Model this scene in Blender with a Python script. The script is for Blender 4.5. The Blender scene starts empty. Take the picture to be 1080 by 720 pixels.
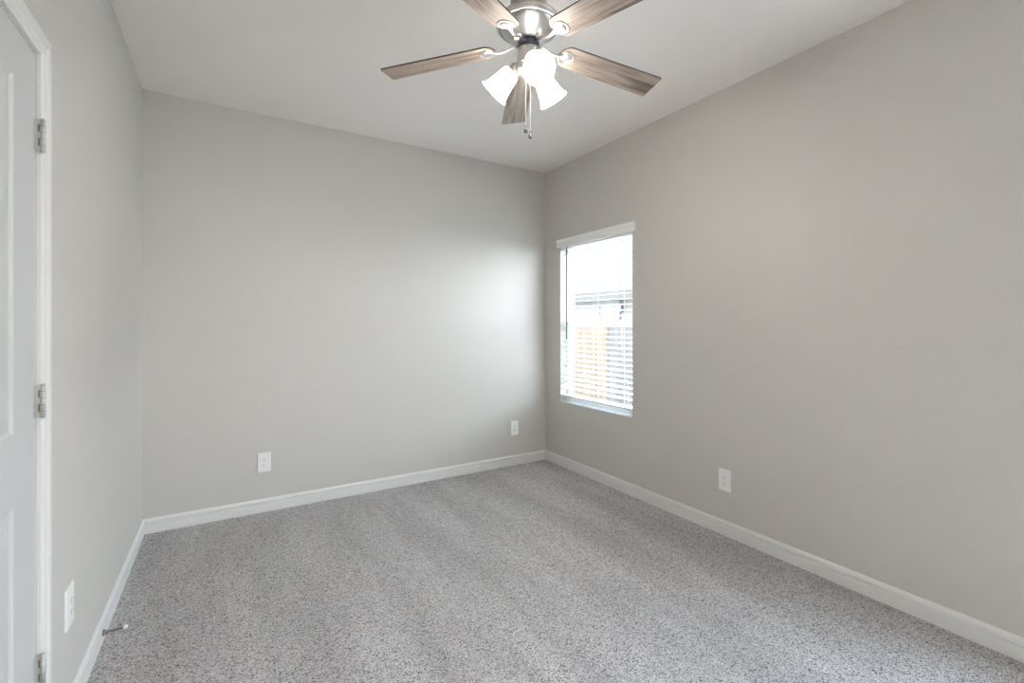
import bpy, bmesh, math, random
from mathutils import Vector, Matrix
R = math.radians
S = bpy.context.scene
C = S.collection

# ------------------------------------------------------------------ camera
F_PX, HORIZON, CAM_Z, YAW = 491.0, 341.5, 1.296, 31.55
cam_d = bpy.data.cameras.new('camera')
cam_d.sensor_width = 36.0
cam_d.lens = F_PX / 1080 * 36
cam_d.shift_y = (HORIZON - 360) / 1080
cam_d.clip_start = 0.02
cam = bpy.data.objects.new('camera', cam_d)
cam.location = (0, 0, CAM_Z)
cam.rotation_euler = (R(90), 0, R(-YAW))
C.objects.link(cam)
S.camera = cam

# ------------------------------------------------------------------ light, exposure
SKY = 7.7            # overcast sky radiance
SHADE_GLOW = 3.4     # frosted shades of the fan light, lit from inside
BULB_GLOW = 150.0
HALL_FILL = 60.0
w = bpy.data.worlds.new('sky'); S.world = w; w.use_nodes = True
wn = w.node_tree.nodes; wl = w.node_tree.links
bg = wn['Background']; bg.inputs[1].default_value = SKY
tc = wn.new('ShaderNodeTexCoord'); sx = wn.new('ShaderNodeSeparateXYZ'); rp = wn.new('ShaderNodeValToRGB')
wl.new(tc.outputs['Generated'], sx.inputs[0]); wl.new(sx.outputs['Z'], rp.inputs[0]); wl.new(rp.outputs[0], bg.inputs[0])
rp.color_ramp.elements[0].position = 0.0; rp.color_ramp.elements[0].color = (.90, .95, 1, 1)
rp.color_ramp.elements[1].position = 0.8; rp.color_ramp.elements[1].color = (.66, .82, 1, 1)
S.view_settings.view_transform = 'Standard'
S.view_settings.look = 'None'
S.view_settings.exposure = 1.75
S.view_settings.gamma = 1.0
S.view_settings.use_curve_mapping = False
S.cycles.use_denoising = True
S.cycles.max_bounces = 14
S.cycles.diffuse_bounces = 10
S.cycles.transparent_max_bounces = 16
S.cycles.sample_clamp_indirect = 6.0
S.cycles.use_light_tree = True
S.cycles.caustics_reflective = False
S.cycles.caustics_refractive = False

def area_light(name, loc, rot, sx_, sy_, power, col, portal=False):
    d = bpy.data.lights.new(name, 'AREA'); d.shape = 'RECTANGLE'; d.size = sx_; d.size_y = sy_
    d.energy = power; d.color = col; d.cycles.is_portal = portal
    o = bpy.data.objects.new(name, d); o.location = loc; o.rotation_euler = rot; C.objects.link(o)
    return o

# room numbers (metres): camera stands at x=0, y=0
XL, XR, YB, YF, H = -0.441, 2.612, 3.640, -1.10, 2.743
T = 0.12
WY0, WY1, WZ0, WZ1 = 2.518, 3.406, 0.585, 2.03        # window opening in the right wall
VY0, VY1 = -1.04, 0.32                                 # unseen second window, same heights, added for fill daylight
DY0, DY1, DZ = 0.985, 1.757, 2.029                     # door opening in the left wall
OX0, OX1, OZ = -0.30, 0.60, 2.04                       # unseen doorway behind the camera, added to let fill light in
HALL_Y = -2.40
# guides the sampling of the daylight that comes in through the window
area_light('window_daylight', (XR + .13, (WY0 + WY1) / 2, (WZ0 + WZ1) / 2), (0, R(90), 0), WZ1 - WZ0, WY1 - WY0, 1, (1, 1, 1), True)
area_light('added_window_daylight', (XR + .13, (VY0 + VY1) / 2, (WZ0 + WZ1) / 2), (0, R(90), 0), WZ1 - WZ0, VY1 - VY0, 1, (1, 1, 1), True)  # portal of the window added for fill daylight
# fill light in the added hallway behind the camera
area_light('hall_fill_light', (.5, -1.75, 2.70), (0, 0, 0), .5, .5, HALL_FILL, (1, .97, .93))

# ------------------------------------------------------------------ materials
def mat(name, col, rough=.5, metal=0., **kw):
    m = bpy.data.materials.new(name); m.use_nodes = True
    b = m.node_tree.nodes['Principled BSDF']
    b.inputs['Base Color'].default_value = (*col, 1); b.inputs['Roughness'].default_value = rough
    b.inputs['Metallic'].default_value = metal
    for k, v in kw.items(): b.inputs[k].default_value = v
    return m
def nodes(m): return m.node_tree.nodes, m.node_tree.links, m.node_tree.nodes['Principled BSDF']
def ramp(n, stops):
    r = n.new('ShaderNodeValToRGB'); e = r.color_ramp.elements
    while len(e) < len(stops): e.new(.5)
    for i, (p, c) in enumerate(stops): e[i].position = p; e[i].color = (*c, 1)
    return r
def noise(n, scale, detail=3, rough=.5):
    t = n.new('ShaderNodeTexNoise'); t.inputs['Scale'].default_value = scale
    t.inputs['Detail'].default_value = detail; t.inputs['Roughness'].default_value = rough
    return t
def add_bump(m, scale, strength, dist, detail=3):
    n, l, b = nodes(m); c = n.new('ShaderNodeTexCoord'); t = noise(n, scale, detail)
    bp = n.new('ShaderNodeBump'); bp.inputs['Strength'].default_value = strength; bp.inputs['Distance'].default_value = dist
    l.new(c.outputs['Object'], t.inputs['Vector']); l.new(t.outputs[0], bp.inputs['Height']); l.new(bp.outputs[0], b.inputs['Normal'])
    return m

def paint(name, col, scale, strength):
    m = mat(name, col, .62)
    n, l, b = nodes(m); c = n.new('ShaderNodeTexCoord')
    t = noise(n, 1.3, 2); r = ramp(n, [(.3, tuple(x * .985 for x in col)), (.7, tuple(min(1, x * 1.015) for x in col))])
    l.new(c.outputs['Object'], t.inputs['Vector']); l.new(t.outputs[0], r.inputs[0]); l.new(r.outputs[0], b.inputs['Base Color'])
    t2 = noise(n, scale, 3, .6); bp = n.new('ShaderNodeBump'); bp.inputs['Strength'].default_value = strength; bp.inputs['Distance'].default_value = .0022
    l.new(c.outputs['Object'], t2.inputs['Vector']); l.new(t2.outputs[0], bp.inputs['Height']); l.new(bp.outputs[0], b.inputs['Normal'])
    return m
M = {}
M['wall'] = paint('greige_wall_paint', (.548, .532, .502), 75, .7)
M['ceiling'] = paint('textured_ceiling_paint', (.81, .77, .735), 60, .8)
M['trim'] = add_bump(mat('white_trim_paint', (.69, .69, .68), .36), 60, .04, .0005)
M['door'] = add_bump(mat('white_door_paint', (.54, .545, .54), .42), 45, .08, .0006)
M['plate'] = add_bump(mat('white_plastic', (.80, .80, .79), .3), 40, .02, .0003)
M['slot'] = add_bump(mat('dark_slot', (.03, .03, .03), .6), 40, .02, .0003)
M['vinyl'] = add_bump(mat('white_vinyl', (.80, .82, .84), .35), 50, .03, .0003)
M['slat'] = add_bump(mat('white_blind_slat', (.82, .82, .80), .4), 50, .03, .0003)
M['cord'] = add_bump(mat('white_cord', (.45, .45, .44), .8), 900, .3, .0003)
M['wand'] = add_bump(mat('grey_clear_wand', (.07, .07, .07), .2), 80, .02, .0003)
M['hinge'] = add_bump(mat('satin_nickel', (.52, .52, .50), .45, .35), 300, .1, .0002)
M['knob'] = add_bump(mat('smoky_metal_knob', (.22, .21, .20), .25, .8), 100, .05, .0003)
M['rubber'] = add_bump(mat('white_rubber', (.8, .8, .8), .6), 100, .1, .0003)
M['dark'] = add_bump(mat('dark_motor_gap', (.03, .035, .055), .5), 100, .1, .0003)

# brushed nickel
m = mat('brushed_nickel', (.62, .60, .57), .27, 1.); M['nickel'] = m
n, l, b = nodes(m); c = n.new('ShaderNodeTexCoord'); mp = n.new('ShaderNodeMapping'); mp.inputs['Scale'].default_value = (1, 1, 700)
t = noise(n, 1, 2); r = ramp(n, [(.3, (.29,) * 3), (.7, (.40,) * 3)])
l.new(c.outputs['Object'], mp.inputs[0]); l.new(mp.outputs[0], t.inputs['Vector']); l.new(t.outputs[0], r.inputs[0]); l.new(r.outputs[0], b.inputs['Roughness'])

# weathered oak for the blades (grain along local x)
m = mat('weathered_oak', (.4, .33, .27), .5); M['oak'] = m
n, l, b = nodes(m); c = n.new('ShaderNodeTexCoord'); oi = n.new('ShaderNodeObjectInfo')
mul = n.new('ShaderNodeVectorMath'); mul.operation = 'SCALE'; cmb = n.new('ShaderNodeCombineXYZ')
for i in range(3): l.new(oi.outputs['Random'], cmb.inputs[i])
l.new(cmb.outputs[0], mul.inputs[0]); mul.inputs['Scale'].default_value = 7.3
ad = n.new('ShaderNodeVectorMath'); l.new(c.outputs['Object'], ad.inputs[0]); l.new(mul.outputs[0], ad.inputs[1])
mp = n.new('ShaderNodeMapping'); mp.inputs['Scale'].default_value = (4.5, 90, 20); l.new(ad.outputs[0], mp.inputs[0])
g = noise(n, 1, 5, .65); l.new(mp.outputs[0], g.inputs['Vector'])
mp2 = n.new('ShaderNodeMapping'); mp2.inputs['Scale'].default_value = (2.4, 17, 5); l.new(ad.outputs[0], mp2.inputs[0])
g2 = noise(n, 1, 3, .5); g2.inputs['Distortion'].default_value = .6; l.new(mp2.outputs[0], g2.inputs['Vector'])
r1 = ramp(n, [(.28, (.12, .088, .068)), (.47, (.30, .235, .185)), (.7, (.46, .385, .32))]); l.new(g.outputs[0], r1.inputs[0])
r2 = ramp(n, [(.33, (.30, .25, .22)), (.46, (.85, .83, .81)), (.7, (1, 1, 1))]); l.new(g2.outputs[0], r2.inputs[0])
mx = n.new('ShaderNodeMixRGB'); mx.blend_type = 'MULTIPLY'; mx.inputs[0].default_value = .9
l.new(r1.outputs[0], mx.inputs[1]); l.new(r2.outputs[0], mx.inputs[2]); l.new(mx.outputs[0], b.inputs['Base Color'])
bp = n.new('ShaderNodeBump'); bp.inputs['Strength'].default_value = .3; bp.inputs['Distance'].default_value = .0008
l.new(g.outputs[0], bp.inputs['Height']); l.new(bp.outputs[0], b.inputs['Normal'])
M['oakedge'] = add_bump(mat('dark_blade_edge', (.07, .055, .05), .6), 100, .1, .0003)

# carpet: twisted yarn tufts in light and dark greys, vacuum tracks as faint bands
m = mat('speckled_grey_carpet', (.45, .43, .42), .95); M['carpet'] = m
n, l, b = nodes(m); b.inputs['Specular IOR Level'].default_value = .1
c = n.new('ShaderNodeTexCoord')
dn = noise(n, 60, 2); l.new(c.outputs['Object'], dn.inputs['Vector'])
dv = n.new('ShaderNodeVectorMath'); dv.operation = 'SCALE'; dv.inputs['Scale'].default_value = .012; l.new(dn.outputs['Color'], dv.inputs[0])
da = n.new('ShaderNodeVectorMath'); l.new(c.outputs['Object'], da.inputs[0]); l.new(dv.outputs[0], da.inputs[1])
vo = n.new('ShaderNodeTexVoronoi'); vo.inputs['Scale'].default_value = 250; l.new(da.outputs[0], vo.inputs['Vector'])
sp = n.new('ShaderNodeSeparateColor'); l.new(vo.outputs['Color'], sp.inputs[0])
rc = ramp(n, [(.0, (.14, .13, .135)), (.12, (.30, .285, .285)), (.27, (.62, .595, .59)), (.65, (.78, .75, .745)), (1., (.95, .92, .91))])
l.new(sp.outputs[0], rc.inputs[0])
nz = noise(n, 210, 3, .7); l.new(c.outputs['Object'], nz.inputs['Vector'])
rz = ramp(n, [(.3, (.50, .49, .50)), (.6, (1, 1, 1))]); l.new(nz.outputs[0], rz.inputs[0])
mx = n.new('ShaderNodeMixRGB'); mx.blend_type = 'MULTIPLY'; mx.inputs[0].default_value = .85
l.new(rc.outputs[0], mx.inputs[1]); l.new(rz.outputs[0], mx.inputs[2])
mpv = n.new('ShaderNodeMapping'); mpv.inputs['Scale'].default_value = (3.0, .5, 1); mpv.inputs['Rotation'].default_value = (0, 0, R(8))
l.new(c.outputs['Object'], mpv.inputs[0]); nv = noise(n, 1.4, 4, .6); l.new(mpv.outputs[0], nv.inputs['Vector'])
rv = ramp(n, [(.38, (.83, .83, .83)), (.62, (1.0, 1.0, 1.0))]); l.new(nv.outputs[0], rv.inputs[0])
mx2 = n.new('ShaderNodeMixRGB'); mx2.blend_type = 'MULTIPLY'; mx2.inputs[0].default_value = 1
l.new(mx.outputs[0], mx2.inputs[1]); l.new(rv.outputs[0], mx2.inputs[2]); l.new(mx2.outputs[0], b.inputs['Base Color'])
bp = n.new('ShaderNodeBump'); bp.inputs['Strength'].default_value = .9; bp.inputs['Distance'].default_value = .006
bp.invert = True
hs = n.new('ShaderNodeMath'); hs.operation = 'ADD'; l.new(vo.outputs['Distance'], hs.inputs[0]); l.new(nz.outputs[0], hs.inputs[1])
l.new(hs.outputs[0], bp.inputs['Height']); l.new(bp.outputs[0], b.inputs['Normal'])

# frosted white glass lit from inside
m = bpy.data.materials.new('frosted_white_glass'); m.use_nodes = True; M['frost'] = m
n, l = m.node_tree.nodes, m.node_tree.links; n.remove(n['Principled BSDF']); out = n['Material Output']
d = n.new('ShaderNodeBsdfDiffuse'); d.inputs[0].default_value = (.85, .85, .85, 1)
tr = n.new('ShaderNodeBsdfTranslucent'); tr.inputs[0].default_value = (.9, .9, .88, 1)
m1 = n.new('ShaderNodeMixShader'); m1.inputs[0].default_value = .12; l.new(d.outputs[0], m1.inputs[1]); l.new(tr.outputs[0], m1.inputs[2])
em = n.new('ShaderNodeEmission'); em.inputs[0].default_value = (1, .965, .925, 1); em.inputs[1].default_value = SHADE_GLOW
adn = n.new('ShaderNodeAddShader'); l.new(m1.outputs[0], adn.inputs[0]); l.new(em.outputs[0], adn.inputs[1]); l.new(adn.outputs[0], out.inputs[0])
m = bpy.data.materials.new('glowing_bulb'); m.use_nodes = True; M['bulb'] = m
b = m.node_tree.nodes['Principled BSDF']; b.inputs['Base Color'].default_value = (.9, .9, .9, 1)
b.inputs['Emission Color'].default_value = (1, .95, .9, 1); b.inputs['Emission Strength'].default_value = BULB_GLOW

# window glass: clear, lets light straight through
m = bpy.data.materials.new('clear_glass'); m.use_nodes = True; M['glass'] = m
n, l = m.node_tree.nodes, m.node_tree.links; n.remove(n['Principled BSDF']); out = n['Material Output']
tp = n.new('ShaderNodeBsdfTransparent'); tp.inputs[0].default_value = (.95, .97, .97, 1)
gl = n.new('ShaderNodeBsdfGlossy'); gl.inputs['Roughness'].default_value = .02
lw = n.new('ShaderNodeLayerWeight'); lw.inputs[0].default_value = .5
pw = n.new('ShaderNodeMath'); pw.operation = 'POWER'; pw.inputs[1].default_value = 5; l.new(lw.outputs['Facing'], pw.inputs[0])
fr = n.new('ShaderNodeMath'); fr.operation = 'MULTIPLY_ADD'; fr.inputs[1].default_value = .9; fr.inputs[2].default_value = .04; l.new(pw.outputs[0], fr.inputs[0])
ms = n.new('ShaderNodeMixShader'); l.new(fr.outputs[0], ms.inputs[0]); l.new(tp.outputs[0], ms.inputs[1]); l.new(gl.outputs[0], ms.inputs[2]); l.new(ms.outputs[0], out.inputs[0])

def wood_boards(name, dark, light):
    m = mat(name, light, .8); n, l, b = nodes(m); c = n.new('ShaderNodeTexCoord')
    mp = n.new('ShaderNodeMapping'); mp.inputs['Scale'].default_value = (9, 9, .8); t = noise(n, 1.2, 4, .6)
    r = ramp(n, [(.3, dark), (.7, light)])
    l.new(c.outputs['Object'], mp.inputs[0]); l.new(mp.outputs[0], t.inputs['Vector']); l.new(t.outputs[0], r.inputs[0]); l.new(r.outputs[0], b.inputs['Base Color'])
    return m
M['fence_tan'] = wood_boards('tan_cedar', (.058, .043, .031), (.085, .067, .051))
M['fence_grey'] = wood_boards('grey_cedar', (.035, .033, .033), (.070, .066, .066))  # grey right part of the fence, next to the tan part
M['siding'] = add_bump(mat('white_siding', (.12, .118, .11), .7), 20, .1, .002)
M['shingle'] = wood_boards('pale_grey_shingles', (.046, .0445, .043), (.064, .062, .060))
M['soffit'] = add_bump(mat('beige_soffit', (.06, .056, .05), .7), 20, .1, .002)
M['blueglass'] = add_bump(mat('blue_glass', (.018, .034, .045), .1), 4, .02, .002)
M['black'] = add_bump(mat('black_metal', (.05, .05, .06), .5), 40, .02, .002)
M['bounce_ground'] = wood_boards('pale_bounce_ground', (.36, .35, .33), (.5, .49, .46))  # unseen ground, made pale to bounce daylight up to the ceiling

for k_ in ('fence_tan', 'fence_grey', 'siding', 'shingle', 'soffit', 'bounce_ground'):
    M[k_].node_tree.nodes['Principled BSDF'].inputs['Specular IOR Level'].default_value = 0
# ------------------------------------------------------------------ mesh helpers
def box(bm, x0, x1, y0, y1, z0, z1, mi=0):
    vs = [bm.verts.new(p) for p in ((x0,y0,z0),(x1,y0,z0),(x1,y1,z0),(x0,y1,z0),(x0,y0,z1),(x1,y0,z1),(x1,y1,z1),(x0,y1,z1))]
    for f in ((3,2,1,0),(4,5,6,7),(0,1,5,4),(1,2,6,5),(2,3,7,6),(3,0,4,7)):
        bm.faces.new([vs[i] for i in f]).material_index = mi
    return vs
def bevel(bm, w_, seg=2):
    bmesh.ops.bevel(bm, geom=list(bm.edges), offset=w_, segments=seg, profile=.6, affect='EDGES', clamp_overlap=True)
def lathe(bm, prof, mtx=Matrix.Identity(4), seg=48, caps=False, mi=0):
    """prof: list of (radius, height along local z)"""
    rings = []
    for r_, z in prof:
        if r_ < 1e-6: rings.append([bm.verts.new(mtx @ Vector((0, 0, z)))])
        else: rings.append([bm.verts.new(mtx @ Vector((r_*math.cos(2*math.pi*k/seg), r_*math.sin(2*math.pi*k/seg), z))) for k in range(seg)])
    for a, b_ in zip(rings, rings[1:]):
        for k in range(seg):
            q = [a[k % len(a)], a[(k+1) % seg % len(a)], b_[(k+1) % seg % len(b_)], b_[k % len(b_)]]
            q2 = []
            for v in q:
                if v not in q2: q2.append(v)
            if len(q2) > 2:
                f = bm.faces.new(q2); f.smooth = True; f.material_index = mi
    if caps:
        for rg in (rings[0], rings[-1]):
            if len(rg) > 2: bm.faces.new(rg).material_index = mi
def tube(bm, pts, rad, seg=10):
    pts = [Vector(p) for p in pts]; rings = []
    rads = rad if isinstance(rad, (list, tuple)) else [rad] * len(pts)
    for i, p in enumerate(pts):
        t_ = (pts[min(i+1, len(pts)-1)] - pts[max(i-1, 0)]).normalized()
        u = t_.cross(Vector((0, 0, 1)) if abs(t_.z) < .9 else Vector((1, 0, 0))).normalized(); v = t_.cross(u)
        rings.append([bm.verts.new(p + (u*math.cos(2*math.pi*k/seg) + v*math.sin(2*math.pi*k/seg)) * rads[i]) for k in range(seg)])
    for a, b_ in zip(rings, rings[1:]):
        for k in range(seg):
            bm.faces.new((a[k], a[(k+1) % seg], b_[(k+1) % seg], b_[k])).smooth = True
    bm.faces.new(rings[0]); bm.faces.new(rings[-1])
def prism(bm, poly, axis, a, b_, mi=0):
    """extrude a closed 2D polygon along axis ('x','y','z') from a to b_; poly gives the other two coords in order"""
    def P(p, t_):
        return {'x': (t_, p[0], p[1]), 'y': (p[0], t_, p[1]), 'z': (p[0], p[1], t_)}[axis]
    A = [bm.verts.new(P(p, a)) for p in poly]; B = [bm.verts.new(P(p, b_)) for p in poly]
    k = len(poly)
    for i in range(k): bm.faces.new((A[i], A[(i+1) % k], B[(i+1) % k], B[i])).material_index = mi
    bm.faces.new(A).material_index = mi; bm.faces.new(B[::-1]).material_index = mi
def obj(name, bm, ms_, parent=None, local=False):
    bmesh.ops.recalc_face_normals(bm, faces=bm.faces)
    me = bpy.data.meshes.new(name)
    if parent is not None and not local:
        off = Vector((0, 0, 0)); p = parent
        while p is not None: off += p.location; p = p.parent
        bmesh.ops.translate(bm, verts=bm.verts, vec=-off)
    bm.to_mesh(me); bm.free()
    for x in (ms_ if isinstance(ms_, (list, tuple)) else [ms_]): me.materials.append(x)
    o = bpy.data.objects.new(name, me); C.objects.link(o); o.parent = parent
    return o
def new(): return bmesh.new()
def empty(name, loc):
    o = bpy.data.objects.new(name, None); o.location = loc; o.empty_display_size = .1; C.objects.link(o); return o
def tag(o, label=None, cat=None, group=None, kind=None):
    if label: o['label'] = label
    if cat: o['category'] = cat
    if group: o['group'] = group
    if kind: o['kind'] = kind
    return o
def struct(name, bm, m_, label, cat, parent=None):
    o = obj(name, bm, m_, parent)
    return tag(o, label, cat, kind='structure')

# ------------------------------------------------------------------ room shell
bm = new(); box(bm, XL-T, XR+T, YF, YB+T, -.12, 0)
box(bm, XL-T, 1.6, HALL_Y-T, YF, -.12, 0)
struct('floor', bm, M['carpet'], 'speckled grey wall to wall carpet on the floor', 'floor')
bm = new(); box(bm, XL-T, XR+T, YF, YB+T, H, H+.12); box(bm, XL-T, 1.6, HALL_Y-T, YF, H, H+.12)
struct('ceiling', bm, M['ceiling'], 'lightly textured flat ceiling above the fan', 'ceiling')
bm = new(); box(bm, XL-T, XR+T, YB, YB+T, 0, H)
struct('wall_back', bm, M['wall'], 'plain greige wall facing the camera, left of the window corner', 'wall')
bm = new()
box(bm, XR, XR+T, VY1, WY0, 0, H); box(bm, XR, XR+T, WY1, YB, 0, H); box(bm, XR, XR+T, YF, VY0, 0, H)
box(bm, XR, XR+T, VY0, VY1, 0, WZ0); box(bm, XR, XR+T, VY0, VY1, WZ1, H)
box(bm, XR, XR+T, WY0, WY1, 0, WZ0); box(bm, XR, XR+T, WY0, WY1, WZ1, H)
struct('wall_right', bm, M['wall'], 'long greige wall holding the window, on the right', 'wall')
bm = new()
box(bm, XL-T, XL, YF, DY0, 0, H); box(bm, XL-T, XL, DY1, YB, 0, H); box(bm, XL-T, XL, DY0, DY1, DZ, H)
struct('wall_left', bm, M['wall'], 'greige wall holding the white panel door, on the left', 'wall')
bm = new()
box(bm, XL-T, OX0, YF-T, YF, 0, H); box(bm, OX1, XR+T, YF-T, YF, 0, H); box(bm, OX0, OX1, YF-T, YF, OZ, H)
struct('wall_front', bm, M['wall'], 'greige wall behind the camera with a doorway added for fill light', 'wall')
bm = new()
box(bm, XL-T, 1.6, HALL_Y-T, HALL_Y, 0, H); box(bm, XL-T, XL, HALL_Y, YF-T, 0, H); box(bm, 1.6, 1.6+T, HALL_Y-T, YF-T, 0, H)
struct('wall_fill_hall', bm, M['wall'], 'greige walls of the hallway added behind the camera for fill light', 'wall')
# closet shell behind the closed door
bm = new()
box(bm, XL-.8, XL-.7, DY0-.2, DY1+.2, 0, H); box(bm, XL-.8, XL-T, DY0-.3, DY0-.2, 0, H); box(bm, XL-.8, XL-T, DY1+.2, DY1+.3, 0, H)
box(bm, XL-.8, XL-T, DY0-.3, DY1+.3, H, H+.1); box(bm, XL-.8, XL-T, DY0-.3, DY1+.3, -.1, 0)
struct('wall_closet', bm, M['wall'], 'closet walls behind the closed white door', 'wall')

# baseboards: profile (depth from wall, height)
BP = [(0, 0), (.0125, 0), (.0125, .0085), (.0135, .010), (.0135, .053), (.0125, .055), (.0050, .0565), (.0048, .0640), (.0122, .0655), (.0118, .075), (.0095, .082), (.006, .0875), (.0045, .0905), (0, .0905)]
def baseboard(name, label, axis, wall, sgn, a, b_, m0=0, m1=0):
    """m0/m1: +-1 mitre the ends so that boards meet in the corner"""
    bm = new(); A, B = [], []
    for d_, z in BP:
        x = wall + sgn * d_
        pa, pb = a + m0 * d_, b_ + m1 * d_
        A.append(bm.verts.new((x, pa, z) if axis == 'y' else (pa, x, z))); B.append(bm.verts.new((x, pb, z) if axis == 'y' else (pb, x, z)))
    k = len(BP)
    for i in range(k): bm.faces.new((A[i], A[(i+1) % k], B[(i+1) % k], B[i]))
    bm.faces.new(A); bm.faces.new(B[::-1])
    return struct(name, bm, M['trim'], label, 'baseboard')
CY0, CY1 = DY0 - .005 - .058, DY1 + .005 + .058     # outer edges of the casing
baseboard('baseboard_back', 'white moulded baseboard along the back wall', 'x', YB, -1, XL, XR, 1, -1)
baseboard('baseboard_right', 'white moulded baseboard along the window wall', 'y', XR, -1, YF, YB, 1, -1)
baseboard('baseboard_left', 'white moulded baseboard on the left wall beyond the door', 'y', XL, 1, CY1, YB, 0, -1)
baseboard('baseboard_left_near', 'white moulded baseboard on the left wall before the door', 'y', XL, 1, YF, CY0, 1, 0)
baseboard('baseboard_front', 'white moulded baseboard behind the camera', 'x', YF, 1, OX1 + .06, XR, 0, -1)

# ------------------------------------------------------------------ door in the left wall
# casing: profile across its width (w from inner edge, thickness off the wall)
CP = [(0, 0), (0, .0085), (.003, .0105), (.010, .0105), (.013, .0125), (.030, .0140), (.034, .0165), (.040, .0175), (.054, .0175), (.058, .0155), (.058, 0)]
def casing(name, label, y0, y1, ztop):
    """three mitred lengths round an opening in the left wall; y0,y1,ztop are the inner edges"""
    bm = new()
    loops = []
    for wd, th in CP:
        x = XL + th
        loops.append([bm.verts.new(p) for p in ((x, y0-wd, 0), (x, y0-wd, ztop+wd), (x, y1+wd, ztop+wd), (x, y1+wd, 0))])
    k = len(loops)
    for i in range(k):
        a, b_ = loops[i], loops[(i+1) % k]
        for j in range(3): bm.faces.new((a[j], a[j+1], b_[j+1], b_[j]))
    bm.faces.new([q[0] for q in loops]); bm.faces.new([q[3] for q in loops][::-1])
    return struct(name, bm, M['trim'], label, 'door casing')
casing('trim_1', 'white moulded casing round the panel door', DY0-.005, DY1+.005, DZ+.005)
bm = new()   # jamb lining with stop
JT = .018
box(bm, XL-T, XL, DY0-.0, DY0+.0005, 0, DZ)
for y0, y1 in ((DY0, DY0+.001), (DY1-.001, DY1)): box(bm, XL-T, XL, y0, y1, 0, DZ)
box(bm, XL-T, XL, DY0, DY1, DZ-.001, DZ)
box(bm, XL-.075, XL-.0375, DY0+.001, DY0+.013, 0, DZ-.001); box(bm, XL-.075, XL-.0375, DY1-.013, DY1-.001, 0, DZ-.001)
box(bm, XL-.075, XL-.0375, DY0+.013, DY1-.013, DZ-.013, DZ-.001)
struct('trim_2', bm, M['trim'], 'white door jamb and stop behind the panel door', 'door jamb')

door = empty('door_1', (XL, DY1-.005, .012)); tag(door, 'white moulded panel door, closed, at the left edge', 'door', kind='structure')
ya, yb, z0, z1 = DY0+.004, DY1-.005, .012, DZ-.004
bm = new()
XF, XB = XL - .0005, XL - .0355       # room face, closet face
pys = (ya+.150, yb-.150)
pz = [(z0+.22, .848), (1.027, z1-.117)]
# flat face built as a grid with holes for the panels
ys = [ya, pys[0], pys[1], yb]; zs = [z0, pz[0][0], pz[0][1], pz[1][0], pz[1][1], z1]
def steps(y0, y1, zl, zh):
    """nested rectangles: sticking, groove and raised field of one moulded panel"""
    out_ = []
    for ins, dep in ((0, 0), (.003, -.0035), (.009, -.0085), (.014, -.0095), (.020, -.0095), (.032, -.005), (.046, -.0025), (.050, -.002)):
        dep *= .65; out_.append([(XF+dep, y0+ins, zl+ins), (XF+dep, y1-ins, zl+ins), (XF+dep, y1-ins, zh-ins), (XF+dep, y0+ins, zh-ins)])
    return out_
for i in range(3):
    for j in range(5):
        if i == 1 and j in (1, 3):
            lp = [[bm.verts.new(p) for p in q] for q in steps(ys[1], ys[2], zs[j], zs[j+1])]
            for a, b_ in zip(lp, lp[1:]):
                for k in range(4): bm.faces.new((a[k], a[(k+1) % 4], b_[(k+1) % 4], b_[k]))
            bm.faces.new(lp[-1])
        else:
            bm.faces.new([bm.verts.new(p) for p in ((XF, ys[i], zs[j]), (XF, ys[i+1], zs[j]), (XF, ys[i+1], zs[j+1]), (XF, ys[i], zs[j+1]))])
for q in (((XB, ya, z0), (XB, yb, z0), (XB, yb, z1), (XB, ya, z1)), ((XB, ya, z0), (XF, ya, z0), (XF, ya, z1), (XB, ya, z1)), ((XB, yb, z0), (XF, yb, z0), (XF, yb, z1), (XB, yb, z1)),
          ((XB, ya, z0), (XF, ya, z0), (XF, yb, z0), (XB, yb, z0)), ((XB, ya, z1), (XF, ya, z1), (XF, yb, z1), (XB, yb, z1))):
    bm.faces.new([bm.verts.new(p) for p in q])
bmesh.ops.remove_doubles(bm, verts=bm.verts, dist=1e-5)
obj('door_leaf', bm, M['door'], door)
# three hinges
HY = DY1 - .0025
for zt, zb in ((1.853, 1.764), (1.130, 1.041), (.396, .307)):
    bm = new(); xc, rr = XL + .0145, .0055
    lathe(bm, [(0, zb-.002), (.004, zb-.002), (.0045, zb), (rr, zb), (rr, zt), (.0045, zt), (.004, zt+.002), (0, zt+.002)], Matrix.Translation((xc, HY, 0)), 20)
    hg = obj('hinge', bm, M['hinge'], door)
    bm = new(); box(bm, XL-.002, xc-.002, HY-.0022, HY+.0014, zb, zt); box(bm, XL, XL+.0014, HY-.013, HY, zb+.002, zt-.002)
    obj('hinge_leaf', bm, M['hinge'], hg)
    hh = zt - zb
    bm = new()
    for k in (1, 2):
        zc = zt - hh * (.27 if k == 1 else .70)
        box(bm, XL+.0058, XL+.0082, HY-.0026, HY+.0016, zc-hh*.115, zc+hh*.115)
    obj('hinge_notch', bm, M['slot'], hg)
    bm = new()
    for q in range(1, 5): lathe(bm, [(rr+.00025, zb+hh*q/5-.0004), (rr+.00025, zb+hh*q/5+.0004)], Matrix.Translation((xc, HY, 0)), 20)
    obj('knuckle_seam', bm, M['slot'], hg)
# knob on the far stile (outside the frame)
bm = new(); lathe(bm, [(0, .0), (.032, 0), (.032, .006), (.014, .010), (.012, .03), (.024, .04), (.027, .052), (.02, .062), (0, .065)], Matrix.Translation((XF, ya+.06, .96)) @ Matrix.Rotation(R(90), 4, 'Y'), 32)
obj('door_knob', bm, M['hinge'], door)

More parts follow.
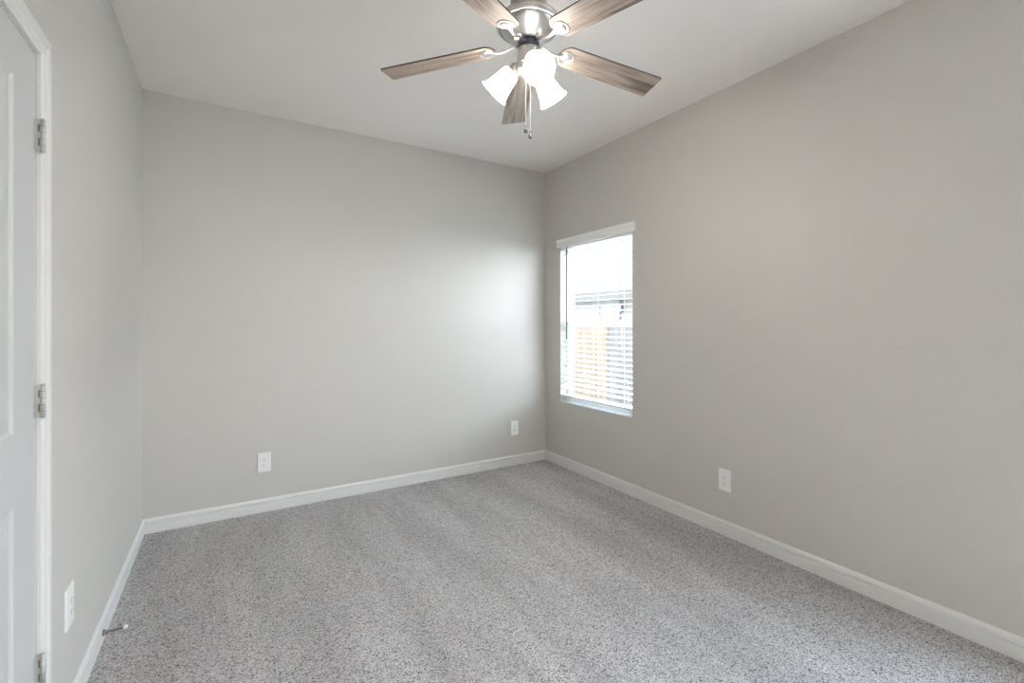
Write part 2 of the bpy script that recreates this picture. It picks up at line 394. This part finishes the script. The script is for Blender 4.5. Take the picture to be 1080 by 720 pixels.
# ------------------------------------------------------------------ door stop on the left baseboard
ds = empty('door_stop', (XL+.0135, 2.485, .040)); tag(ds, 'small grey metal door stop with white tip, screwed to the left baseboard', 'door stop')
mt = Matrix.Translation(ds.location) @ Matrix.Rotation(R(90), 4, 'Y')
bm = new(); lathe(bm, [(0, 0), (.0125, 0), (.0125, .003), (.009, .006), (.007, .012), (.0055, .02), (.0050, .060), (.0065, .062), (.0065, .064), (0, .064)], mt, 24)
obj('rod', bm, add_bump(mat('dull_grey_metal', (.22, .20, .20), .45, .6), 200, .1, .0002), ds)
bm = new(); lathe(bm, [(0, .0641), (.0075, .0641), (.0085, .067), (.0085, .075), (.006, .079), (0, .080)], mt, 24)
obj('rubber_tip', bm, M['rubber'], ds)

# ------------------------------------------------------------------ wall outlets
def make_outlet():
    """local frame: plate in the xz plane, facing -y"""
    root = empty('wall_outlet', (0, 0, 0))
    bm = new(); box(bm, -.0405, .0405, -.0065, 0, -.0655, .0655)
    es = [e for e in bm.edges if all(v.co.y < -.001 for v in e.verts)]
    bmesh.ops.bevel(bm, geom=es, offset=.004, segments=3, profile=.5, affect='EDGES')
    obj('cover_plate', bm, M['plate'], root)
    for zc in (.0195, -.0195):
        bm = new(); pts = []
        for k in range(32):
            a = 2*math.pi*k/32; pts.append((.0172*math.cos(a), zc + max(-.0142, min(.0142, .0172*math.sin(a)))))
        prism(bm, pts, 'y', -.0078, -.0066)
        rc_ = obj('receptacle', bm, M['plate'], root)
        bm = new()
        box(bm, -.0075, -.0053, -.0082, -.0079, zc+.0005, zc+.0085); box(bm, .0053, .0075, -.0082, -.0079, zc+.0015, zc+.0080)
        lathe(bm, [(0, 0), (.0026, 0), (.0026, .0003), (0, .0003)], Matrix.Translation((0, -.0079, zc-.0075)) @ Matrix.Rotation(R(90), 4, 'X'), 12)
        obj('slots', bm, M['slot'], rc_)
    bm = new(); lathe(bm, [(0, 0), (.0032, 0), (.0026, .0014), (0, .0016)], Matrix.Translation((0, -.0066, 0)) @ Matrix.Rotation(R(90), 4, 'X'), 16)
    obj('screw', bm, M['plate'], root)
    return root
def copy_tree(o, parent=None):
    c_ = o.copy(); C.objects.link(c_); c_.parent = parent
    for ch in [q for q in bpy.data.objects if q.parent == o]: copy_tree(ch, c_)
    return c_
outlet = make_outlet()
spots = [((.2235, YB, .340), 0, 'white duplex outlet on the back wall, left one, nearer the door wall'),
         ((2.261, YB, .338), 0, 'white duplex outlet on the back wall close to the window corner'),
         ((XR, 1.753, .336), -90, 'white duplex outlet on the right wall, nearer the camera than the window'),
         ((XL, 2.062, .371), 90, 'white duplex outlet on the left wall between door and door stop')]
outs = [outlet] + [copy_tree(outlet) for _ in spots[1:]]
for o, (loc, rz_, lab) in zip(outs, spots):
    o.location = loc; o.rotation_euler = (0, 0, R(rz_)); tag(o, lab, 'outlet', 'duplex outlets on the walls')

# ------------------------------------------------------------------ window in the right wall
FX0, FX1 = XR+.070, XR+.118
ZM = 1.296
def window(name, label, y0, y1):
    win = empty(name, (XR+.10, (y0+y1)/2, WZ0)); tag(win, label, 'window', kind='structure')
    bm = new()
    for a in ((y0, y0+.032, WZ0, WZ1), (y1-.032, y1, WZ0, WZ1), (y0+.032, y1-.032, WZ0, WZ0+.032), (y0+.032, y1-.032, WZ1-.032, WZ1)):
        box(bm, FX0, FX1, *a)
    obj('window_frame', bm, M['vinyl'], win)
    def sash(nm, x0, x1, z0, z1, a0, a1, wd):
        bm = new()
        for a in ((a0, a0+wd, z0, z1), (a1-wd, a1, z0, z1), (a0+wd, a1-wd, z0, z0+wd), (a0+wd, a1-wd, z1-wd, z1)): box(bm, x0, x1, *a)
        s_ = obj(nm, bm, M['vinyl'], win)
        bm = new(); xm = (x0+x1)/2
        bm.faces.new([bm.verts.new(p) for p in ((xm, a0+wd, z0+wd), (xm, a1-wd, z0+wd), (xm, a1-wd, z1-wd), (xm, a0+wd, z1-wd))])
        obj('pane', bm, M['glass'], s_)
    sash('lower_sash', FX0+.003, FX0+.022, WZ0+.032, ZM+.018, y0+.032, y1-.032, .034)
    sash('upper_sash', FX0+.024, FX0+.043, ZM-.016, WZ1-.032, y0+.032, y1-.032, .026)
    ym = (y0+y1)/2; bm = new(); box(bm, FX0-.006, FX0+.003, ym-.03, ym+.03, ZM+.004, ZM+.016); obj('sash_lock', bm, M['vinyl'], win)
window('window_1', 'white vinyl single hung window behind the blind', WY0, WY1)
window('added_window', 'white vinyl single hung window added out of view for fill daylight', VY0, VY1)
for nm, y0, y1, lb in (('trim_3', WY0, WY1, 'white painted sill in the recess of the blind window'), ('trim_4', VY0, VY1, 'white painted sill of the window added for fill daylight')):
    bm = new(); box(bm, XR+.001, FX0, y0, y1, WZ0, WZ0+.004); struct(nm, bm, M['trim'], lb, 'window sill')

# ------------------------------------------------------------------ blind
bl = empty('window_blind', (XR+.03, (WY0+WY1)/2, 2.03)); tag(bl, 'white two inch slat blind lowered with open slats over the window', 'blind')
bm = new()   # valance with a moulded front, returned at both ends
vp = [(XR-.004, 1.990), (XR-.022, 1.990), (XR-.024, 1.994), (XR-.024, 2.004), (XR-.020, 2.010), (XR-.020, 2.044), (XR-.024, 2.050), (XR-.027, 2.056), (XR-.027, 2.064), (XR-.004, 2.064)]
prism(bm, vp, 'y', 2.481, 3.442)
bmesh.ops.translate(bm, verts=bm.verts, vec=(.003, 0, 0))
obj('valance', bm, M['slat'], bl)
bm = new(); box(bm, XR+.006, XR+.058, WY0+.006, WY1-.006, 1.985, 2.028); obj('headrail', bm, M['slat'], bl)
bm = new()
SX = XR + .033; tilt = R(4)
z = 1.968
while z > .69:
    pts = []
    for k in range(7):
        s_ = -1 + k/3; pts.append((s_*.025, (1 - s_*s_)*.0022))
    poly = [(SX + a*math.cos(tilt), z + h_ + a*math.sin(tilt)) for a, h_ in pts] + [(SX + a*math.cos(tilt), z + h_ - .0026 + a*math.sin(tilt)) for a, h_ in reversed(pts)]
    prism(bm, poly, 'y', WY0+.008, WY1-.008); z -= .0432
obj('slats', bm, M['slat'], bl)
bm = new(); box(bm, SX-.026, SX+.026, WY0+.008, WY1-.008, .634, .653); bevel(bm, .004); obj('bottom_rail', bm, M['slat'], bl)
for yc in (3.27, 2.96, 2.66):
    bm = new()
    for dx in (-.027, .027): box(bm, SX+dx-.0007, SX+dx+.0007, yc-.0009, yc+.0009, .653, 1.985)
    obj('ladder_cord', bm, M['cord'], bl)
bm = new(); wy = 3.312
tube(bm, [(XR+.002, wy, 1.985), (XR-.001, wy, 1.96), (XR-.002, wy, 1.20), (XR-.002, wy, 1.16)], [.0022, .005, .005, .0065], 8)
obj('tilt_wand', bm, M['wand'], bl)

# tiny mark on the left wall
bm = new(); lathe(bm, [(0, 0), (.0022, 0), (.0016, .0012), (0, .0014)], Matrix.Translation((XL, 2.278, 1.545)) @ Matrix.Rotation(R(90), 4, 'Y'), 10)
tag(obj('nail', bm, M['slot']), 'tiny dark nail head in the left wall above the outlet', 'nail')

# ------------------------------------------------------------------ ceiling fan
FC = Vector((1.0551, 1.5879, 0)); ZB = 2.442
fan = empty('ceiling_fan', (FC.x, FC.y, H)); tag(fan, 'brushed nickel hugger ceiling fan with five weathered oak blades and three lit shades', 'ceiling fan')
at = Matrix.Translation((FC.x, FC.y, 0))
bm = new(); lathe(bm, [(0, H-.0005), (.085, H-.0005), (.090, H-.006), (.090, H-.03), (.084, H-.045), (.078, H-.07), (.076, H-.13), (.080, 2.585), (.090, 2.562), (.108, 2.545), (.122, 2.536), (.128, 2.529), (.1285, 2.5235), (.1255, 2.520)], at, 96)
obj('canopy', bm, M['nickel'], fan)
bm = new(); lathe(bm, [(.1255, 2.520), (.1265, 2.5185), (.1305, 2.516), (.1325, 2.511), (.131, 2.505), (.126, 2.502), (.1215, 2.503), (.119, 2.503)], at, 96)
obj('rim_ring', bm, M['nickel'], fan)
bm = new(); lathe(bm, [(.1255, 2.505), (.1185, 2.5045), (.116, 2.500), (.110, 2.494), (.098, 2.484), (.085, 2.474), (.074, 2.464), (.067, 2.456), (.063, 2.449), (.0, 2.449)], at, 96)
obj('motor_housing', bm, M['nickel'], fan)
bm = new(); lathe(bm, [(.1175, 2.5046), (.1175, 2.5020), (.1218, 2.5020), (.1218, 2.5046)], at, 96); obj('rim_groove', bm, M['dark'], fan)
bm = new(); lathe(bm, [(0, 2.449), (.041, 2.449), (.041, 2.416), (.0, 2.416)], at, 48); obj('motor_gap', bm, M['dark'], fan)
bm = new(); lathe(bm, [(0, 2.4435), (.043, 2.4435), (.0445, 2.441), (.0445, 2.4365), (.043, 2.434), (0, 2.434)], at, 64); obj('flywheel', bm, M['dark'], fan)
bm = new(); lathe(bm, [(0, 2.4175), (.040, 2.4175), (.046, 2.4155), (.0485, 2.411), (.0485, 2.372), (.0475, 2.367), (.045, 2.363), (.0445, 2.336), (.042, 2.325), (.034, 2.3175), (.014, 2.316), (.010, 2.311), (0, 2.309)], at, 64)
obj('switch_housing', bm, M['nickel'], fan)

A0 = R(-8.23) ; PITCH, DROOP, BR = -.178, .081, .635
def arc(cx, cy, r_, a0, a1, k):
    return [(cx + r_*math.cos(R(a0+(a1-a0)*i/k)), cy + r_*math.sin(R(a0+(a1-a0)*i/k))) for i in range(k+1)]
def blade_mesh():
    bm = new(); r0 = .142
    hw = lambda x: .056 + .009*(x-.2)/(BR-.2)
    up = []
    for i in range(13):                       # rounded root
        a = math.pi - math.pi/2*i/12; up.append((r0 + .045 + .045*math.cos(a), hw(.19)*math.sin(a)))
    for i in range(1, 9): x = .187 + (BR-.008-.187)*i/8; up.append((x, hw(x)))
    up += [(BR-.0025, hw(BR)-.002), (BR, hw(BR)-.008)]
    poly = up + [(x, -y) for x, y in reversed(up[1:])]
    prism(bm, poly, 'z', -.003, .003)
    for f in bm.faces:
        if abs(f.normal.z) < .5: f.material_index = 1
    bm.normal_update()
    for f in bm.faces: f.material_index = 0 if abs(f.normal.z) > .5 else 1
    return bm
def iron_mesh():
    bm = new()
    # arm from the flywheel to the blade plate, widening and dropping under the blade
    sec = [(.040, .0120, -.001, .0035), (.075, .0105, -.004, .0035), (.100, .0085, -.011, .004), (.125, .0085, -.013, .004), (.143, .011, -.0095, .0035), (.158, .018, -.0065, .003)]
    prev = None
    for x, hw_, zc, th in sec:
        rg = [bm.verts.new((x, y, zc + z_)) for y, z_ in ((-hw_, th*.3), (-hw_*.6, -th), (hw_*.6, -th), (hw_, th*.3), (hw_*.7, th), (-hw_*.7, th))]
        if prev:
            for k in range(6): bm.faces.new((prev[k], prev[(k+1) % 6], rg[(k+1) % 6], rg[k])).smooth = True
        else: bm.faces.new(rg)
        prev = rg
    bm.faces.new(prev)
    # teardrop plate under the blade
    def tear(k_, z_):
        pts = [(.142, -.008*k_), (.152, -.017*k_)]
        cx = .177; rr = .0335*k_
        for i in range(25):
            a = R(-125 + 250*i/24); pts.append((cx + rr*1.0*math.cos(a), rr*math.sin(a)))
        pts += [(.152, .017*k_), (.142, .008*k_)]
        return [bm.verts.new((x, y, z_)) for x, y in pts]
    rings = [tear(1.0, -.0032), tear(1.0, -.0060), tear(.93, -.0072), tear(.84, -.0068), tear(.80, -.0058), tear(.74, -.0058), tear(.68, -.0082), tear(.50, -.0105), tear(.2, -.0115)]
    for a, b_ in zip(rings, rings[1:]):
        k = len(a)
        for i in range(k): bm.faces.new((a[i], a[(i+1) % k], b_[(i+1) % k], b_[i])).smooth = True
    bm.faces.new(rings[0]); bm.faces.new(rings[-1])
    return bm
blade0 = obj('fan_blade', blade_mesh(), [M['oak'], M['oakedge']], fan, local=True)
iron0 = obj('blade_iron', iron_mesh(), M['nickel'], fan, local=True)
for k in range(5):
    mt = Matrix.Translation((0, 0, ZB - H)) @ Matrix.Rotation(A0 + k*2*math.pi/5, 4, 'Z') @ Matrix.Rotation(DROOP, 4, 'Y') @ Matrix.Rotation(PITCH, 4, 'X')
    if k == 0: bo, io = blade0, iron0
    else:
        bo = blade0.copy(); io = iron0.copy(); C.objects.link(bo); C.objects.link(io); bo.parent = io.parent = fan
    bo.matrix_local = mt; io.matrix_local = mt

# light kit: three arms, sockets, shades and bulbs
toward = math.atan2(-math.cos(R(YAW)), -math.sin(R(YAW)))      # from the fan to the camera's side
TAU = R(44)
shade_prof = [(.020, -.004), (.030, -.003), (.0350, .004), (.0375, .014), (.0400, .030), (.0440, .052), (.0500, .080), (.0560, .098), (.0605, .1035), (.0625, .106), (.0625, .109), (.0600, .1095), (.0565, .1055), (.0530, .0975), (.0470, .080), (.0410, .052), (.0370, .030), (.0345, .014), (.032, .006), (.026, .001), (.020, .000)]
def light(az):
    d_ = Vector((math.cos(az)*math.cos(TAU), math.sin(az)*math.cos(TAU), -math.sin(TAU)))
    neck = Vector((FC.x, FC.y, 2.335)) + Vector((math.cos(az), math.sin(az), 0)) * .074
    z_ = d_; x_ = Vector((-math.sin(az), math.cos(az), 0)); y_ = z_.cross(x_)
    mt = Matrix.Translation(neck) @ Matrix((x_, y_, z_)).transposed().to_4x4()
    inner = Vector((FC.x + .035*math.cos(az), FC.y + .035*math.sin(az), 2.362))
    bm = new(); tube(bm, [inner, (inner + neck)/2 + Vector((0, 0, .002)), neck - d_*.018], [.016, .0165, .018], 24)
    lathe(bm, [(0, -.034), (.019, -.034), (.0225, -.031), (.0235, -.012), (.0275, -.006), (.0295, -.0045), (.0295, -.0015), (0, -.0015)], mt, 40)
    obj('lamp_socket', bm, M['nickel'], fan)
    bm = new(); lathe(bm, shade_prof, mt, 64)
    sh = obj('lamp_shade', bm, M['frost'], fan)
    bm = new(); lathe(bm, [(0, .0), (.014, .0), (.0145, .022), (.020, .034), (.0275, .046), (.030, .058), (.0285, .070), (.022, .081), (.012, .0875), (0, .089)], mt, 40)
    obj('bulb', bm, M['bulb'], sh)
for da_ in (13, 133, 253): light(toward + R(da_))
# thumb screw on the switch housing, pull chains
bm = new(); a = toward - R(28); lathe(bm, [(0, 0), (.005, 0), (.007, .003), (.007, .010), (.004, .013), (0, .0135)], Matrix.Translation((FC.x+.044*math.cos(a), FC.y+.044*math.sin(a), 2.352)) @ Matrix.Rotation(a, 4, 'Z') @ Matrix.Rotation(R(90), 4, 'Y'), 20)
obj('thumb_screw', bm, M['nickel'], fan)
rv_ = Vector((math.cos(R(YAW)), -math.sin(R(YAW)), 0)); fv = Vector((math.sin(R(YAW)), math.cos(R(YAW)), 0))
for off, zt, zb in ((-.0125, 2.318, 2.086), (.0065, 2.318, 2.064)):
    p = FC + rv_*off - fv*(.028 if off < 0 else .022)
    bm = new(); z = zt
    while z > zb + .014:
        lathe(bm, [(0, z), (.0009, z-.0006), (.0012, z-.0018), (.0009, z-.003), (0, z-.0036)], Matrix.Translation((p.x, p.y, 0)), 8); z -= .0036
    ch = obj('pull_chain', bm, M['nickel'], fan)
    bm = new(); lathe(bm, [(0, zb+.014), (.0025, zb+.013), (.003, zb+.006), (.0022, zb+.003), (.0065, zb-.004), (.0088, zb-.011), (.0070, zb-.018), (0, zb-.022)], Matrix.Translation((p.x, p.y, 0)), 20)
    obj('pull_knob', bm, M['knob'], ch)

# ------------------------------------------------------------------ outdoors, seen through the blind
GZ = -.32
bm = new(); box(bm, XR+T+.4, 30, -12, 32, GZ-.1, GZ)
tag(obj('ground', bm, M['bounce_ground']), 'side yard ground outside the window, made pale to bounce daylight', 'ground', kind='structure')
def fence(label, x, y0, y1, top, mk, mp_):
    root = empty('wooden_fence', (x, y0, GZ)); tag(root, label, 'fence', kind=None)
    rnd = random.Random(int(y0*10)); bm = new(); y = y0
    while y < y1 - .07:
        t_ = top + rnd.uniform(-.006, .006)
        poly = [(y, GZ+.03), (y+.138, GZ+.03), (y+.138, t_-.03), (y+.112, t_), (y+.026, t_), (y, t_-.03)]
        dx = rnd.uniform(-.003, .003); prism(bm, poly, 'x', x+dx, x+dx+.016); y += .143
    obj('picket_panel', bm, mk, root)
    for zc in (GZ+.25, (GZ+top)/2, top-.22):
        bm = new(); box(bm, x+.0195, x+.057, y0, y1, zc-.045, zc+.045); obj('rail', bm, mp_, root)
    y = y0 + .05
    while y < y1:
        bm = new(); box(bm, x+.0575, x+.147, y, y+.09, GZ, top-.05); obj('post', bm, mp_, root); y += 2.4
fence('tan cedar picket fence outside, left part through the blind', 5.5, 5.87, 14.9, 1.34, M['fence_tan'], M['fence_tan'])
fence('grey picket fence outside, right part through the blind', 5.5, -3.0, 5.84, 1.34, M['fence_grey'], M['fence_grey'])

hs_ = empty('neighbor_house', (10.5, 12, GZ)); tag(hs_, 'white single storey house with grey roof beyond the fence', 'house')
bm = new(); 
zz = GZ
while zz < 2.2:   # lap siding
    prism(bm, [(10.5, zz), (10.488, zz), (10.5, zz+.18)], 'y', 2, 26); zz += .18
box(bm, 10.5, 18, 2, 26, GZ, 2.24); obj('siding_wall', bm, M['siding'], hs_)
bm = new(); prism(bm, [(10.0, 2.16), (14.3, 4.7), (18.6, 2.16), (18.6, 2.28), (14.3, 4.84), (10.0, 2.30)], 'y', 1.6, 26.4); obj('roof', bm, M['shingle'], hs_)
bm = new(); box(bm, 9.98, 10.47, 1.6, 26.4, 2.05, 2.155); obj('soffit', bm, M['soffit'], hs_)
bm = new()
for a in ((10.60, 10.72, GZ, 2.04), (11.53, 11.65, GZ, 2.04), (10.72, 11.53, 1.92, 2.04)): box(bm, 10.43, 10.487, *a)
box(bm, 10.46, 10.486, 10.72, 11.53, GZ, 1.92); hd = obj('back_door', bm, M['siding'], hs_)
bm = new(); box(bm, 10.448, 10.459, 10.87, 11.25, .95, 1.84); obj('door_glass', bm, M['blueglass'], hd)
bm = new(); box(bm, 10.36, 10.486, 10.40, 10.52, 1.72, 1.76); box(bm, 10.30, 10.40, 10.40, 10.52, 1.66, 1.90); bevel(bm, .01); obj('wall_lantern', bm, M['black'], hs_)
